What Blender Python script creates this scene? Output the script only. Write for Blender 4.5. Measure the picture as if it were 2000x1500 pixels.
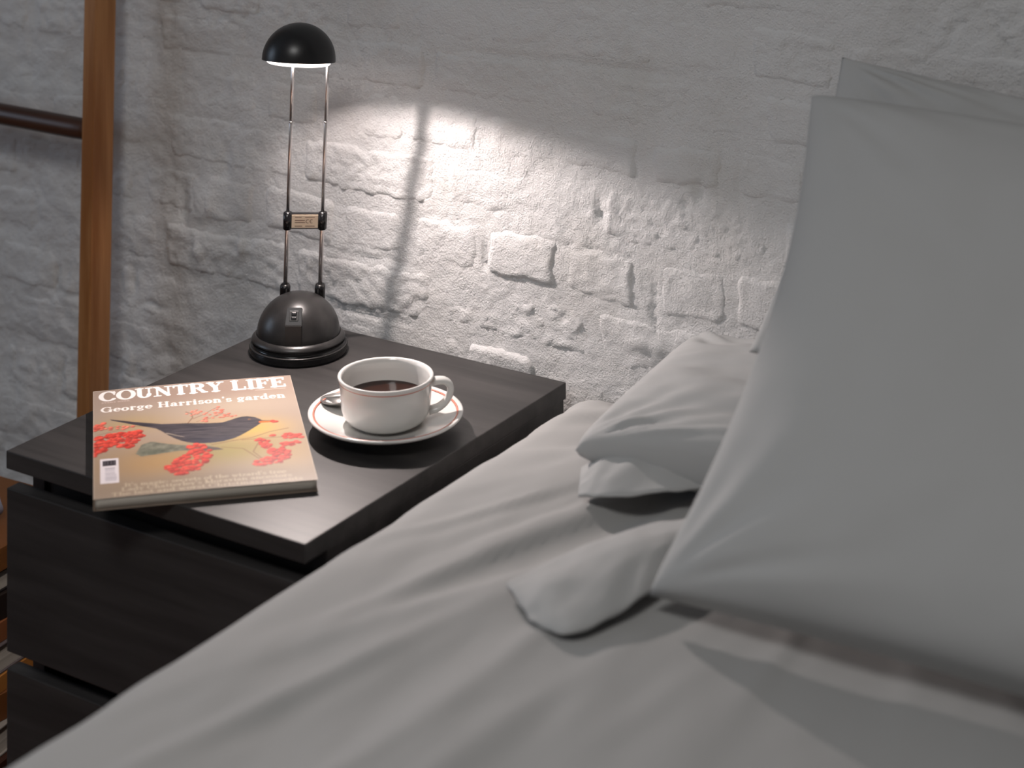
import bpy, bmesh, math, random
import numpy as np
from mathutils import Vector, Matrix

for o in list(bpy.data.objects):
    bpy.data.objects.remove(o)
S = bpy.context.scene
COL = S.collection
random.seed(7)

# ---------------------------------------------------------------- camera
cam_d = bpy.data.cameras.new('camera')
cam = bpy.data.objects.new('camera', cam_d)
COL.objects.link(cam)
cam.location = (1.57061, -1.47418, 1.41244)
cam.rotation_euler = (math.pi / 2, 0, 0.567036)
cam_d.sensor_width = 36.0
cam_d.lens = 3869.7 / 2000 * 36.0
cam_d.shift_y = -(750 + 719.13) / 2000
cam_d.clip_start = 0.05
cam_d.dof.use_dof = True
cam_d.dof.focus_distance = 2.28
cam_d.dof.aperture_fstop = 3.5
cam_d.dof.aperture_blades = 7
S.camera = cam

# ---------------------------------------------------------------- world, daylight, exposure
W = bpy.data.worlds.new('overcast')
S.world = W
W.use_nodes = True
W.node_tree.nodes['Background'].inputs[0].default_value = (0.55, 0.65, 0.8, 1)
W.node_tree.nodes['Background'].inputs[1].default_value = 0.35


def daylight(name, loc, rot, sx, sy, col, power):
    l = bpy.data.lights.new(name, 'AREA')
    l.shape = 'RECTANGLE'
    l.size, l.size_y = sx, sy
    l.color = col
    l.energy = power
    o = bpy.data.objects.new(name, l)
    COL.objects.link(o)
    o.location = loc
    o.rotation_euler = rot
    return o


# the room's window lets the daylight in; an unseen ceiling lamp is added for soft light from above (both built further down)
daylight('window_daylight', (-2.37, -1.15, 1.45), (0, -math.pi / 2, 0), 1.1, 1.1, (0.66, 0.80, 1.0), 11)
daylight('added_ceiling_light', (0.75, -1.45, 2.475), (0, 0, 0), 0.62, 0.62, (1.0, 0.985, 0.965), 20)
S.view_settings.view_transform = 'Standard'
S.view_settings.look = 'None'
S.view_settings.gamma = 1.0
S.view_settings.use_curve_mapping = False
S.view_settings.exposure = 0.0
S.cycles.use_denoising = True
S.cycles.max_bounces = 8
S.cycles.diffuse_bounces = 4
S.cycles.glossy_bounces = 3
S.cycles.sample_clamp_indirect = 4.0
S.cycles.caustics_reflective = False
S.cycles.caustics_refractive = False

TOP = 0.55      # nightstand top
WALL = 0.50     # brick wall plane


# ---------------------------------------------------------------- helpers
def tag(o, label=None, cat=None, group=None, kind=None):
    if label: o['label'] = label
    if cat: o['category'] = cat
    if group: o['group'] = group
    if kind: o['kind'] = kind
    return o


def empty(name, loc=(0, 0, 0), rz=0.0):
    o = bpy.data.objects.new(name, None)
    o.empty_display_size = 0.05
    COL.objects.link(o)
    o.location = loc
    o.rotation_euler = (0, 0, rz)
    return o


def link(name, me, mat, parent=None, smooth=True):
    if mat is not None:
        me.materials.append(mat)
    o = bpy.data.objects.new(name, me)
    COL.objects.link(o)
    if parent is not None:
        o.parent = parent
    if smooth:
        me.polygons.foreach_set('use_smooth', np.ones(len(me.polygons), bool))
    return o


def mesh_from(name, verts, faces):
    me = bpy.data.meshes.new(name)
    me.from_pydata([tuple(map(float, v)) for v in verts], [], [tuple(map(int, f)) for f in faces])
    me.update()
    return me


def grid_faces(nu, nv, closed_u=False, flip=False):
    i = np.arange(nu if closed_u else nu - 1)
    j = np.arange(nv - 1)
    I, J = np.meshgrid(i, j, indexing='ij')
    I2 = (I + 1) % nu
    a, b, c, d = I * nv + J, I2 * nv + J, I2 * nv + J + 1, I * nv + J + 1
    q = np.stack([a, b, c, d], -1).reshape(-1, 4)
    return q[:, ::-1] if flip else q


def fast_mesh(name, V, F):
    """quad mesh from numpy arrays"""
    V = np.asarray(V, np.float32).reshape(-1, 3)
    F = np.asarray(F, np.int32)
    me = bpy.data.meshes.new(name)
    me.vertices.add(len(V))
    me.vertices.foreach_set('co', V.ravel())
    n, k = F.shape
    me.loops.add(n * k)
    me.loops.foreach_set('vertex_index', F.ravel())
    me.polygons.add(n)
    me.polygons.foreach_set('loop_start', np.arange(n, dtype=np.int32) * k)
    me.update(calc_edges=True)
    me.validate()
    return me


def box_bm(bm, c, s, bev=0.0, seg=2, mat=None):
    r = bmesh.ops.create_cube(bm, size=1.0)
    vs = r['verts']
    bmesh.ops.scale(bm, vec=s, verts=vs)
    if mat is not None:
        bmesh.ops.transform(bm, matrix=mat, verts=vs)
    bmesh.ops.translate(bm, vec=c, verts=vs)
    if bev > 0:
        es = list({e for v in vs for e in v.link_edges})
        bmesh.ops.bevel(bm, geom=es, offset=bev, segments=seg, profile=0.6, affect='EDGES')


def box(name, lo, hi, mat, parent=None, bev=0.001, seg=2):
    bm = bmesh.new()
    lo, hi = Vector(lo), Vector(hi)
    box_bm(bm, (lo + hi) / 2, hi - lo, bev, seg)
    me = bpy.data.meshes.new(name)
    bm.to_mesh(me)
    bm.free()
    return link(name, me, mat, parent, smooth=False)


def lathe(name, prof, mat, parent=None, seg=64, cap=False, smooth=True):
    prof = np.array(prof, float)
    a = np.linspace(0, 2 * np.pi, seg, endpoint=False)
    V = np.stack([np.outer(np.cos(a), prof[:, 0]), np.outer(np.sin(a), prof[:, 0]),
                  np.tile(prof[:, 1], (seg, 1))], -1).reshape(-1, 3)
    me = fast_mesh(name, V, grid_faces(seg, len(prof), closed_u=True))
    bm = bmesh.new()
    bm.from_mesh(me)
    bmesh.ops.remove_doubles(bm, verts=bm.verts, dist=1e-6)
    bmesh.ops.recalc_face_normals(bm, faces=bm.faces)
    bm.to_mesh(me)
    bm.free()
    return link(name, me, mat, parent, smooth)


def tube_mesh(name, pts, rad, seg=12, squash=None):
    """swept tube; rad scalar or list, squash=(a,b) scales the section axes"""
    pts = [Vector(p) for p in pts]
    n = len(pts)
    rad = [rad] * n if not hasattr(rad, '__len__') else rad
    V, F = [], []
    t0 = (pts[1] - pts[0]).normalized()
    up = Vector((0, 0, 1)) if abs(t0.z) < 0.9 else Vector((1, 0, 0))
    nrm = (up - up.dot(t0) * t0).normalized()
    sa, sb = squash or (1, 1)
    for i, p in enumerate(pts):
        t = (pts[min(i + 1, n - 1)] - pts[max(i - 1, 0)]).normalized()
        nrm = (nrm - nrm.dot(t) * t).normalized()
        b = t.cross(nrm)
        for k in range(seg):
            a = 2 * math.pi * k / seg
            V.append(p + rad[i] * (sa * math.cos(a) * nrm + sb * math.sin(a) * b))
    for i in range(n - 1):
        for k in range(seg):
            F.append((i * seg + k, i * seg + (k + 1) % seg, (i + 1) * seg + (k + 1) % seg, (i + 1) * seg + k))
    F.append(tuple(range(seg))[::-1])
    F.append(tuple((n - 1) * seg + k for k in range(seg)))
    return mesh_from(name, V, F)


def tube(name, pts, rad, mat, parent=None, seg=12, squash=None):
    return link(name, tube_mesh(name, pts, rad, seg, squash), mat, parent)


def bez(p, n=24):
    """smooth Catmull-Rom through the points"""
    P = [np.array(q, float) for q in p]
    P = [2 * P[0] - P[1]] + P + [2 * P[-1] - P[-2]]
    out = []
    for i in range(1, len(P) - 2):
        for k in range(n):
            t = k / n
            a, b, c, d = P[i - 1:i + 3]
            out.append(0.5 * (2 * b + (c - a) * t + (2 * a - 5 * b + 4 * c - d) * t * t + (3 * b - a - 3 * c + d) * t ** 3))
    out.append(P[-2])
    return out


# --- numpy gradient noise
def _hash(ix, iy, seed):
    h = (ix.astype(np.int64) * 374761393 + iy.astype(np.int64) * 668265263 + seed * 974634241) & 0xFFFFFFFF
    h = ((h ^ (h >> 13)) * 1274126177) & 0xFFFFFFFF
    return ((h ^ (h >> 16)) & 0xFFFF) / 65536.0 * 2 * np.pi


def pn(x, y, seed=0):
    x, y = np.asarray(x, float), np.asarray(y, float)
    ix, iy = np.floor(x), np.floor(y)
    fx, fy = x - ix, y - iy
    u, v = fx * fx * fx * (fx * (fx * 6 - 15) + 10), fy * fy * fy * (fy * (fy * 6 - 15) + 10)

    def g(a, b):
        an = _hash(ix + a, iy + b, seed)
        return np.cos(an) * (fx - a) + np.sin(an) * (fy - b)
    n0 = g(0, 0) * (1 - u) + g(1, 0) * u
    n1 = g(0, 1) * (1 - u) + g(1, 1) * u
    return (n0 * (1 - v) + n1 * v) * 1.4


def fbm(x, y, seed=0, octv=4, gain=0.5):
    s, a, f = 0, 1.0, 1.0
    for k in range(octv):
        s = s + a * pn(x * f, y * f, seed + k * 17)
        a *= gain
        f *= 2.03
    return s


def sstep(a, b, x):
    t = np.clip((x - a) / (b - a), 0, 1)
    return t * t * (3 - 2 * t)


# ---------------------------------------------------------------- materials
def srgb(r, g, b):
    f = lambda c: (c / 255) / 12.92 if c / 255 <= 0.04045 else ((c / 255 + 0.055) / 1.055) ** 2.4
    return (f(r), f(g), f(b), 1)


def mat(name, col, rough=0.5, spec=0.5, metal=0.0, emit=None, estr=0.0, coat=0.0):
    m = bpy.data.materials.new(name)
    m.use_nodes = True
    b = m.node_tree.nodes['Principled BSDF']
    b.inputs['Base Color'].default_value = col if len(col) == 4 else (*col, 1)
    b.inputs['Roughness'].default_value = rough
    b.inputs['Specular IOR Level'].default_value = spec
    b.inputs['Metallic'].default_value = metal
    b.inputs['Coat Weight'].default_value = coat
    if emit:
        b.inputs['Emission Color'].default_value = (*emit, 1)
        b.inputs['Emission Strength'].default_value = estr
    return m


def nodes(m):
    nt = m.node_tree
    return nt, nt.nodes['Principled BSDF']


def noise_node(nt, scale, detail=4, rough=0.55, stretch=(1, 1, 1)):
    tc = nt.nodes.new('ShaderNodeTexCoord')
    mp = nt.nodes.new('ShaderNodeMapping')
    mp.inputs['Scale'].default_value = stretch
    nt.links.new(tc.outputs['Object'], mp.inputs['Vector'])
    n = nt.nodes.new('ShaderNodeTexNoise')
    n.inputs['Scale'].default_value = scale
    n.inputs['Detail'].default_value = detail
    n.inputs['Roughness'].default_value = rough
    nt.links.new(mp.outputs['Vector'], n.inputs['Vector'])
    return n


def add_bump(m, scale, strength, dist, detail=4, stretch=(1, 1, 1), rough=0.55):
    nt, b = nodes(m)
    n = noise_node(nt, scale, detail, rough, stretch)
    bp = nt.nodes.new('ShaderNodeBump')
    bp.inputs['Strength'].default_value = strength
    bp.inputs['Distance'].default_value = dist
    nt.links.new(n.outputs['Fac'], bp.inputs['Height'])
    old = b.inputs['Normal'].links
    if old:
        nt.links.new(old[0].from_socket, bp.inputs['Normal'])
    nt.links.new(bp.outputs['Normal'], b.inputs['Normal'])
    return bp


def add_vary(m, scale, c0, c1, lo=0.35, hi=0.65, detail=4, stretch=(1, 1, 1)):
    nt, b = nodes(m)
    n = noise_node(nt, scale, detail, 0.6, stretch)
    r = nt.nodes.new('ShaderNodeValToRGB')
    r.color_ramp.elements[0].position = lo
    r.color_ramp.elements[1].position = hi
    r.color_ramp.elements[0].color = c0
    r.color_ramp.elements[1].color = c1
    nt.links.new(n.outputs['Fac'], r.inputs['Fac'])
    nt.links.new(r.outputs['Color'], b.inputs['Base Color'])


M = {}
M['paint'] = mat('whitewash_paint', (0.72, 0.71, 0.70), 0.72, 0.3)
add_vary(M['paint'], 9, (0.75, 0.735, 0.715, 1), (0.81, 0.805, 0.80, 1), 0.3, 0.55)
add_bump(M['paint'], 120, 0.65, 0.0042, 8, rough=0.66)
add_bump(M['paint'], 480, 0.6, 0.0014, 4)
M['plaster'] = mat('room_plaster', (0.62, 0.61, 0.59), 0.9, 0.2)
add_bump(M['plaster'], 60, 0.2, 0.002)
M['black_wood'] = mat('black_brown_veneer', (0.018, 0.0155, 0.0150), 0.45, 0.5)
add_vary(M['black_wood'], 26, (0.021, 0.0195, 0.0192, 1), (0.048, 0.044, 0.043, 1), 0.35, 0.7, 6, (0.12, 1.6, 1.6))
add_bump(M['black_wood'], 70, 0.15, 0.0006, 5, (0.1, 1.6, 1.6))
M['lamp_black'] = mat('black_plastic', (0.012, 0.012, 0.013), 0.34, 0.5)
add_bump(M['lamp_black'], 900, 0.12, 0.0003, 2)
M['lamp_dome'] = mat('worn_black_plastic', (0.030, 0.028, 0.028), 0.33, 0.5)
add_vary(M['lamp_dome'], 60, (0.013, 0.0125, 0.0125, 1), (0.026, 0.024, 0.0235, 1), 0.3, 0.75, 5)
add_bump(M['lamp_dome'], 500, 0.1, 0.0003, 2)
M['gloss_black'] = mat('gloss_black_plastic', (0.006, 0.006, 0.007), 0.18, 0.5)
M['chrome'] = mat('chrome_rod', (0.80, 0.76, 0.75), 0.24, 0.5, 1.0)
add_bump(M['chrome'], 300, 0.03, 0.0002, 2)
M['reflector'] = mat('white_reflector', (0.85, 0.83, 0.80), 0.4, 0.5)
M['glow'] = mat('lit_glass', (0.9, 0.85, 0.8), 0.3, 0.5, emit=(1.0, 0.86, 0.80), estr=3.2)
M['bulb'] = mat('halogen_bulb', (1, 0.95, 0.9), 0.3, 0.5, emit=(1.0, 0.85, 0.72), estr=40)
M['label_paper'] = mat('cream_label', srgb(228, 208, 184), 0.6, 0.3)
M['label_ink'] = mat('label_ink', srgb(120, 92, 78), 0.7, 0.2)
M['porcelain'] = mat('white_porcelain', (0.78, 0.765, 0.735), 0.12, 0.5, coat=0.3)
add_bump(M['porcelain'], 40, 0.02, 0.0006, 2)
M['red_line'] = mat('red_glaze_line', srgb(214, 136, 116), 0.2, 0.5)
M['coffee'] = mat('black_coffee', (0.022, 0.006, 0.003), 0.06, 0.5)
M['steel'] = mat('stainless_steel', (0.52, 0.50, 0.48), 0.22, 0.5, 1.0)
add_bump(M['steel'], 200, 0.02, 0.0002, 2)
M['cotton'] = mat('white_cotton', (0.40, 0.398, 0.392), 0.85, 0.15)
add_bump(M['cotton'], 700, 0.12, 0.0006, 2)
M['cotton_pillow'] = mat('white_pillowcase', (0.45, 0.452, 0.448), 0.85, 0.15)
add_bump(M['cotton_pillow'], 650, 0.12, 0.0006, 2)
M['ladder'] = mat('varnished_pine', srgb(150, 92, 48), 0.38, 0.5)
add_vary(M['ladder'], 22, srgb(146, 92, 46), srgb(214, 160, 106), 0.32, 0.68, 7, (1.0, 1.0, 0.07))
add_bump(M['ladder'], 60, 0.2, 0.0008, 5, (1, 1, 0.08))
M['rung'] = mat('dark_round_rung', srgb(70, 40, 24), 0.38, 0.5)
add_vary(M['rung'], 30, srgb(38, 20, 13), srgb(84, 50, 31), 0.3, 0.7, 6, (0.08, 1, 1))
M['floor'] = mat('brown_floorboard', srgb(105, 62, 34), 0.42, 0.5)
add_vary(M['floor'], 20, srgb(74, 40, 20), srgb(128, 78, 44), 0.3, 0.7, 6, (0.08, 1, 1))
M['paper'] = mat('paper_pages', srgb(196, 188, 176), 0.8, 0.2)
add_vary(M['paper'], 60, srgb(176, 168, 156), srgb(206, 199, 188), 0.3, 0.7, 3, (0.05, 0.05, 9))
M['frame_white'] = mat('white_window_paint', (0.7, 0.7, 0.68), 0.5, 0.4)
M['pane'] = mat('window_glass', (0.9, 0.95, 1.0), 0.02, 0.5)
_nt, _b = nodes(M['pane'])
_b.inputs['Transmission Weight'].default_value = 1.0

# ---------------------------------------------------------------- the brick wall
PITCH_Z = [0.0, 0.055, 0.128, 0.200, 0.272, 0.345, 0.418, 0.491, 0.565, 0.638, 0.711, 0.782, 0.847, 0.913, 0.985, 1.058,
           1.131, 1.204, 1.277, 1.350, 1.423]
XL, XR, ZT = -2.42, 3.05, 2.55
while PITCH_Z[-1] < ZT - 0.05:
    PITCH_Z.append(PITCH_Z[-1] + 0.073)

DENTS = [  # x, z, half-width, half-height, depth (negative = lump)
    (0.273, 0.667, 0.0035, 0.015, 0.0060), (0.432, 0.748, 0.005, 0.014, 0.0045), (0.505, 0.655, 0.003, 0.028, 0.004),
    (-0.293, 0.537, 0.005, 0.020, 0.006), (-0.255, 0.513, 0.024, 0.004, 0.006), (-0.20, 0.655, 0.008, 0.022, 0.008),
    (-0.165, 0.665, 0.020, 0.020, -0.008), (-0.225, 0.455, 0.016, 0.010, 0.006), (-0.17, 0.60, 0.008, 0.012, -0.006),
    (-0.10, 0.615, 0.004, 0.014, -0.005), (-0.424, 0.385, 0.004, 0.022, 0.006), (-0.40, 0.356, 0.030, 0.003, 0.006),
    (-0.30, 0.42, 0.010, 0.016, -0.006), (-0.434, 0.52, 0.004, 0.018, 0.006), (-0.405, 0.500, 0.030, 0.003, 0.005),
    (-0.02, 0.545, 0.03, 0.004, 0.004), (0.44, 0.700, 0.07, 0.0022, 0.0025), (0.30, 0.910, 0.05, 0.003, 0.004),
    (0.44, 0.913, 0.09, 0.003, 0.004), (0.10, 0.638, 0.08, 0.0018, 0.003), (0.09, 0.566, 0.08, 0.0018, 0.003),
    (0.56, 0.79, 0.007, 0.014, 0.005), (0.61, 0.80, 0.005, 0.013, 0.004), (0.54, 0.77, 0.005, 0.006, 0.004),
    (0.49, 0.605, 0.03, 0.010, -0.003), (0.32, 0.80, 0.035, 0.014, -0.002), (-0.13, 0.72, 0.009, 0.02, 0.005),
]


def dents(x, z):
    s = 0
    wx = x + 0.004 * pn(x * 60, z * 60, 5)
    wz = z + 0.004 * pn(x * 60, z * 60, 6)
    for (a, b, hw, hh, d) in DENTS:
        s = s - d * np.exp(-(np.abs((wx - a) / hw) ** 2.6 + np.abs((wz - b) / hh) ** 2.6))
    return s


def undul(x, z):
    left = 0.55 + 0.95 * sstep(0.05, -0.15, x)
    return (0.0055 * pn(x * 3.1, z * 4.2, 1) + 0.0035 * left * pn(x * 9, z * 11, 2) + 0.0016 * left * fbm(x * 28, z * 34, 3, 3))


def ridge(x, z):
    """thin folds of thick paint and old trowel marks"""
    n = fbm(x * 11, z * 19, 41, 3)
    m = sstep(-0.1, 0.5, pn(x * 5, z * 6, 43))
    return -0.0030 * (0.7 + 0.5 * sstep(0.8, 0.9, z)) * m * np.exp(-(n / 0.05) ** 2)


def mortar_h(x, z):
    return undul(x, z) + 0.0009 * fbm(x * 90, z * 110, 9, 3) + dents(x, z) + ridge(x, z)


def brick_mesh(x0, x1, z0, z1, seed, step):
    rs = np.random.RandomState(seed)
    e = 0.006
    nx, nz = max(3, int((x1 - x0 + 2 * e) / step) + 1), max(3, int((z1 - z0 + 2 * e) / step) + 1)
    xs, zs = np.linspace(x0 - e, x1 + e, nx), np.linspace(z0 - e, z1 + e, nz)
    X, Z = np.meshgrid(xs, zs, indexing='ij')
    wx = X + 0.0034 * fbm(X * 38, Z * 38, seed * 3 + 11, 3) + 0.006 * pn(X * 9, Z * 12, 201)
    wz = Z + 0.0034 * fbm(X * 38, Z * 38, seed * 3 + 12, 3) + 0.006 * pn(X * 7, Z * 12, 202)
    cr = 0.012
    cxm, czm = (x0 + x1) / 2, (z0 + z1) / 2
    qx, qz = np.abs(wx - cxm) - (x1 - x0) / 2 + cr, np.abs(wz - czm) - (z1 - z0) / 2 + cr
    d = -(np.hypot(np.maximum(qx, 0), np.maximum(qz, 0)) + np.minimum(np.maximum(qx, qz), 0) - cr)
    proud = rs.choice([0.0003, 0.0010, 0.0018, 0.0028, 0.0042], p=[.2, .26, .26, .18, .10])
    if z0 > 0.84 or x1 < -0.05:
        proud = proud * 0.6
    else:
        proud = proud * 1.2
    soft = rs.uniform(0.004, 0.014)
    prof = sstep(-0.003, soft, d)
    rough = rs.choice([0.0005, 0.0010, 0.0020], p=[.46, .34, .20])
    tilt = rs.uniform(-1, 1, 2) * 0.0016
    face = (tilt[0] * (X - cxm) / 0.05 * 0.5 + tilt[1] * (Z - czm) / 0.03 * 0.5
            + rough * fbm(X * 75, Z * 90, seed * 5 + 31, 4, 0.6) + 0.0012 * pn(X * 22, Z * 30, seed + 77))
    H = undul(X, Z) + dents(X, Z) + ridge(X, Z) * 0.7 + (-0.0055 + (proud + 0.0055) * prof) + face * prof
    e0 = (np.arange(nx)[:, None] % (nx - 1) == 0) | (np.arange(nz)[None, :] % (nz - 1) == 0)
    H = np.where(e0, undul(X, Z) - 0.02, H)
    V = np.stack([X, WALL - H, Z], -1)
    return V.reshape(-1, 3), grid_faces(nx, nz)


def axis_steps(lo, hi, a, b, fine, coarse):
    xs = list(np.arange(lo, a, coarse)) + list(np.arange(a, b, fine)) + list(np.arange(b, hi, coarse)) + [hi]
    return np.array(xs)


gx = axis_steps(XL, XR, -0.75, 1.15, 0.0042, 0.03)
gz = axis_steps(-0.02, ZT, 0.18, 1.12, 0.0042, 0.03)
GX, GZ = np.meshgrid(gx, gz, indexing='ij')
wall = link('wall_back', fast_mesh('wall_back', np.stack([GX, WALL - mortar_h(GX, GZ), GZ], -1), grid_faces(len(gx), len(gz))), M['paint'])
tag(wall, 'rough whitewashed brick wall behind the nightstand and bed', None, None, 'structure')
backing = box('wall_core', (XL, WALL + 0.03, 0), (XR, WALL + 0.22, ZT), M['paint'], wall, 0)

# brick layout: alternating stretcher and header courses (header joints read off the photographed rows)
far_V, far_F, far_n = [], [], 0
rsb = np.random.RandomState(3)
for k in range(len(PITCH_Z) - 1):
    z0, z1 = PITCH_Z[k] + 0.0045, PITCH_Z[k + 1] - 0.0045
    stretcher = (k % 2 == 0)
    pitch = 0.222 if stretcher else 0.111
    start = {8: 0.424, 9: 0.382, 10: 0.432, 11: 0.372, 7: -0.434 + 0.444, 5: -0.429}.get(k, rsb.uniform(0, pitch))
    n0 = int(math.floor((XL - start) / pitch))
    x = start + n0 * pitch
    edges = []
    while x < XR + pitch:
        edges.append(x + (rsb.uniform(-0.012, 0.012) if abs(x - start) > 0.01 else 0))
        x += pitch
    for i in range(len(edges) - 1):
        x0, x1 = max(edges[i] + 0.005, XL + 0.01), min(edges[i + 1] - 0.005, XR - 0.01)
        if x1 - x0 < 0.03:
            continue
        if k == 9 and x0 > 0.46 and x0 < 0.52:
            x0 = 0.512
        xm, zm = (x0 + x1) / 2, (z0 + z1) / 2
        seed = k * 97 + i
        lowlim = 0.22 if xm < 0.02 else (0.50 if xm < 0.75 else 0.75)
        near = (-0.66 < xm < 1.06) and (lowlim < zm < 1.08)
        if near:
            V, F = brick_mesh(x0, x1, z0, z1, seed, 0.0036)
            link('brick', fast_mesh('brick', V, F), M['paint'], wall)
        else:
            V, F = brick_mesh(x0, x1, z0, z1, seed, 0.014)
            far_V.append(V)
            far_F.append(F + far_n)
            far_n += len(V)
fb = link('brickwork', fast_mesh('brickwork', np.concatenate(far_V), np.concatenate(far_F)), M['paint'], wall)
fb['kind'] = 'stuff'

# ---------------------------------------------------------------- the rest of the room
YF = -3.2


def wall_with_opening(name, plane, lo, hi, open_lo, open_hi, thick, label):
    """plane 'x' or 'y': list of boxes around one opening, one mesh; a = along, z = up"""
    bm = bmesh.new()
    fixed0, fixed1 = thick

    def add(a0, a1, z0, z1):
        if plane == 'x':
            box_bm(bm, ((fixed0 + fixed1) / 2, (a0 + a1) / 2, (z0 + z1) / 2), (abs(fixed1 - fixed0), a1 - a0, z1 - z0))
        else:
            box_bm(bm, ((a0 + a1) / 2, (fixed0 + fixed1) / 2, (z0 + z1) / 2), (a1 - a0, abs(fixed1 - fixed0), z1 - z0))
    (a0, a1), (o0, o1), (w0, w1) = (lo, hi), (open_lo[0], open_hi[0]), (open_lo[1], open_hi[1])
    add(a0, o0, 0, ZT); add(o1, a1, 0, ZT); add(o0, o1, 0, w0); add(o0, o1, w1, ZT)
    me = bpy.data.meshes.new(name)
    bm.to_mesh(me); bm.free()
    o = link(name, me, M['plaster'], None, False)
    return tag(o, label, None, None, 'structure')


wall_with_opening('wall_left', 'x', YF, WALL + 0.02, (-1.72, 0.88), (-0.58, 2.02), (XL - 0.2, XL), 'plain plastered side wall with a window')
tag(box('wall_front', (XL, YF - 0.2, 0), (XR, YF, ZT), M['plaster'], None, 0), 'plain plastered wall opposite the brick wall', None, None, 'structure')
tag(box('wall_right', (XR, YF, 0), (XR + 0.2, WALL + 0.02, ZT), M['plaster'], None, 0), 'plain plastered wall at the far side of the bed', None, None, 'structure')
tag(box('ceiling', (XL - 0.2, YF - 0.2, ZT), (XR + 0.2, WALL + 0.22, ZT + 0.1), M['plaster'], None, 0), 'plain pale ceiling above the bed', None, None, 'structure')


def window(name, plane, fixed, a0, a1, z0, z1, label):
    r = empty(name, (fixed, (a0 + a1) / 2, z0) if plane == 'x' else ((a0 + a1) / 2, fixed, z0))
    tag(r, label, None, None, 'structure')
    w, h = a1 - a0, z1 - z0
    L = []
    for (u0, u1, v0, v1) in [(-w / 2, w / 2, 0, .05), (-w / 2, w / 2, h - .05, h), (-w / 2, -w / 2 + .05, .05, h - .05), (w / 2 - .05, w / 2, .05, h - .05), (-.02, .02, .05, h - .05)]:
        lo, hi = ((-.03, u0, v0), (.03, u1, v1)) if plane == 'x' else ((u0, -.03, v0), (u1, .03, v1))
        box('window_frame', lo, hi, M['frame_white'], r, 0.004)
    for (u0, u1) in ((-w / 2 + .05, -.02), (.02, w / 2 - .05)):
        lo, hi = ((-.004, u0, .05), (.004, u1, h - .05)) if plane == 'x' else ((u0, -.004, .05), (u1, .004, h - .05))
        box('pane', lo, hi, M['pane'], r, 0)
    return r


window('window_1', 'x', XL - 0.1, -1.72, -0.58, 0.88, 2.02, 'white framed window in the left wall')
cl = empty('added_ceiling_lamp', (0.75, -1.45, ZT))  # unseen fitting, added to carry the soft fill from overhead
tag(cl, 'unseen square ceiling lamp, added for soft light from above', 'ceiling lamp')
for (x0, x1, y0, y1) in ((-.34, .34, -.34, -.32), (-.34, .34, .32, .34), (-.34, -.32, -.32, .32), (.32, .34, -.32, .32)):
    box('added_lamp_frame', (x0, y0, -.07), (x1, y1, -.001), M['frame_white'], cl, 0.002)
box('added_lamp_tray', (-.32, -.32, -.045), (.32, .32, -.03), M['frame_white'], cl, 0.001)

floor = box('floor', (XL, YF, -0.06), (XR, WALL + 0.02, -0.022), M['floor'], None, 0)
tag(floor, 'brown wooden floorboards beneath the nightstand', None, None, 'structure')
pb = None
nb = 26
for i in range(nb):
    y0 = YF + (WALL - 0.02 - YF) * i / nb
    y1 = YF + (WALL - 0.02 - YF) * (i + 1) / nb - 0.003
    if pb is None:
        bm = bmesh.new()
        box_bm(bm, (0, 0, -0.011), (XR - XL, y1 - y0, 0.022), 0.002, 1)
        pb = bpy.data.meshes.new('floorboard')
        bm.to_mesh(pb); bm.free()
        pb.materials.append(M['floor'])
    o = bpy.data.objects.new('floorboard', pb)
    COL.objects.link(o)
    o.parent = floor
    o.location = ((XL + XR) / 2, (y0 + y1) / 2, 0)

# ---------------------------------------------------------------- nightstand
ns = empty('nightstand', (0.2, 0.24, 0))
tag(ns, 'black-brown wooden nightstand with drawers against the brick wall', 'nightstand')


def nsbox(name, lo, hi, parent=None, bev=0.0012):
    p = parent or ns
    off = Vector((0.2, 0.24, 0))
    o = box(name, Vector(lo) - off, Vector(hi) - off, M['black_wood'], p, bev)
    return o


nsbox('top_panel', (0, 0, TOP - 0.019), (0.40, 0.48, TOP))
nsbox('side_panel', (0.002, 0.036, 0), (0.020, 0.478, TOP - 0.0195))
nsbox('side_panel', (0.380, 0.036, 0), (0.398, 0.478, TOP - 0.0195))
nsbox('back_panel', (0.0205, 0.468, 0.02), (0.3795, 0.478, TOP - 0.0195))
nsbox('top_rail', (0.0205, 0.040, TOP - 0.075), (0.3795, 0.058, TOP - 0.0195))
for (a, b) in ((0.339, 0.511), (0.150, 0.321), (0.012, 0.132)):
    d = nsbox('drawer', (0.001, 0.0, a), (0.399, 0.018, b))
    nsbox('drawer_box', (0.024, 0.0185, a + 0.004), (0.376, 0.455, b - 0.028), d)
    bpy.data.objects[d.name]['label'] = 'flat black drawer front with a finger gap above'

# ---------------------------------------------------------------- desk lamp
LC = Vector((0.0775, 0.3935, TOP))
cam_dir = (Vector((1.57061, -1.47418)) - Vector((LC.x, LC.y))).normalized()
ang = math.atan2(cam_dir.y, cam_dir.x) - math.radians(7)      # lamp's front, a little left of the camera
lamp = empty('desk_lamp', LC, ang)
tag(lamp, 'black halogen desk lamp with domed base, twin chrome rods and round shade', 'lamp')
# +X of the lamp frame is its front
Linv = (Matrix.Translation(LC) @ Matrix.Rotation(ang, 4, 'Z')).inverted()


def ll(p):
    return Linv @ Vector(p)


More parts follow.
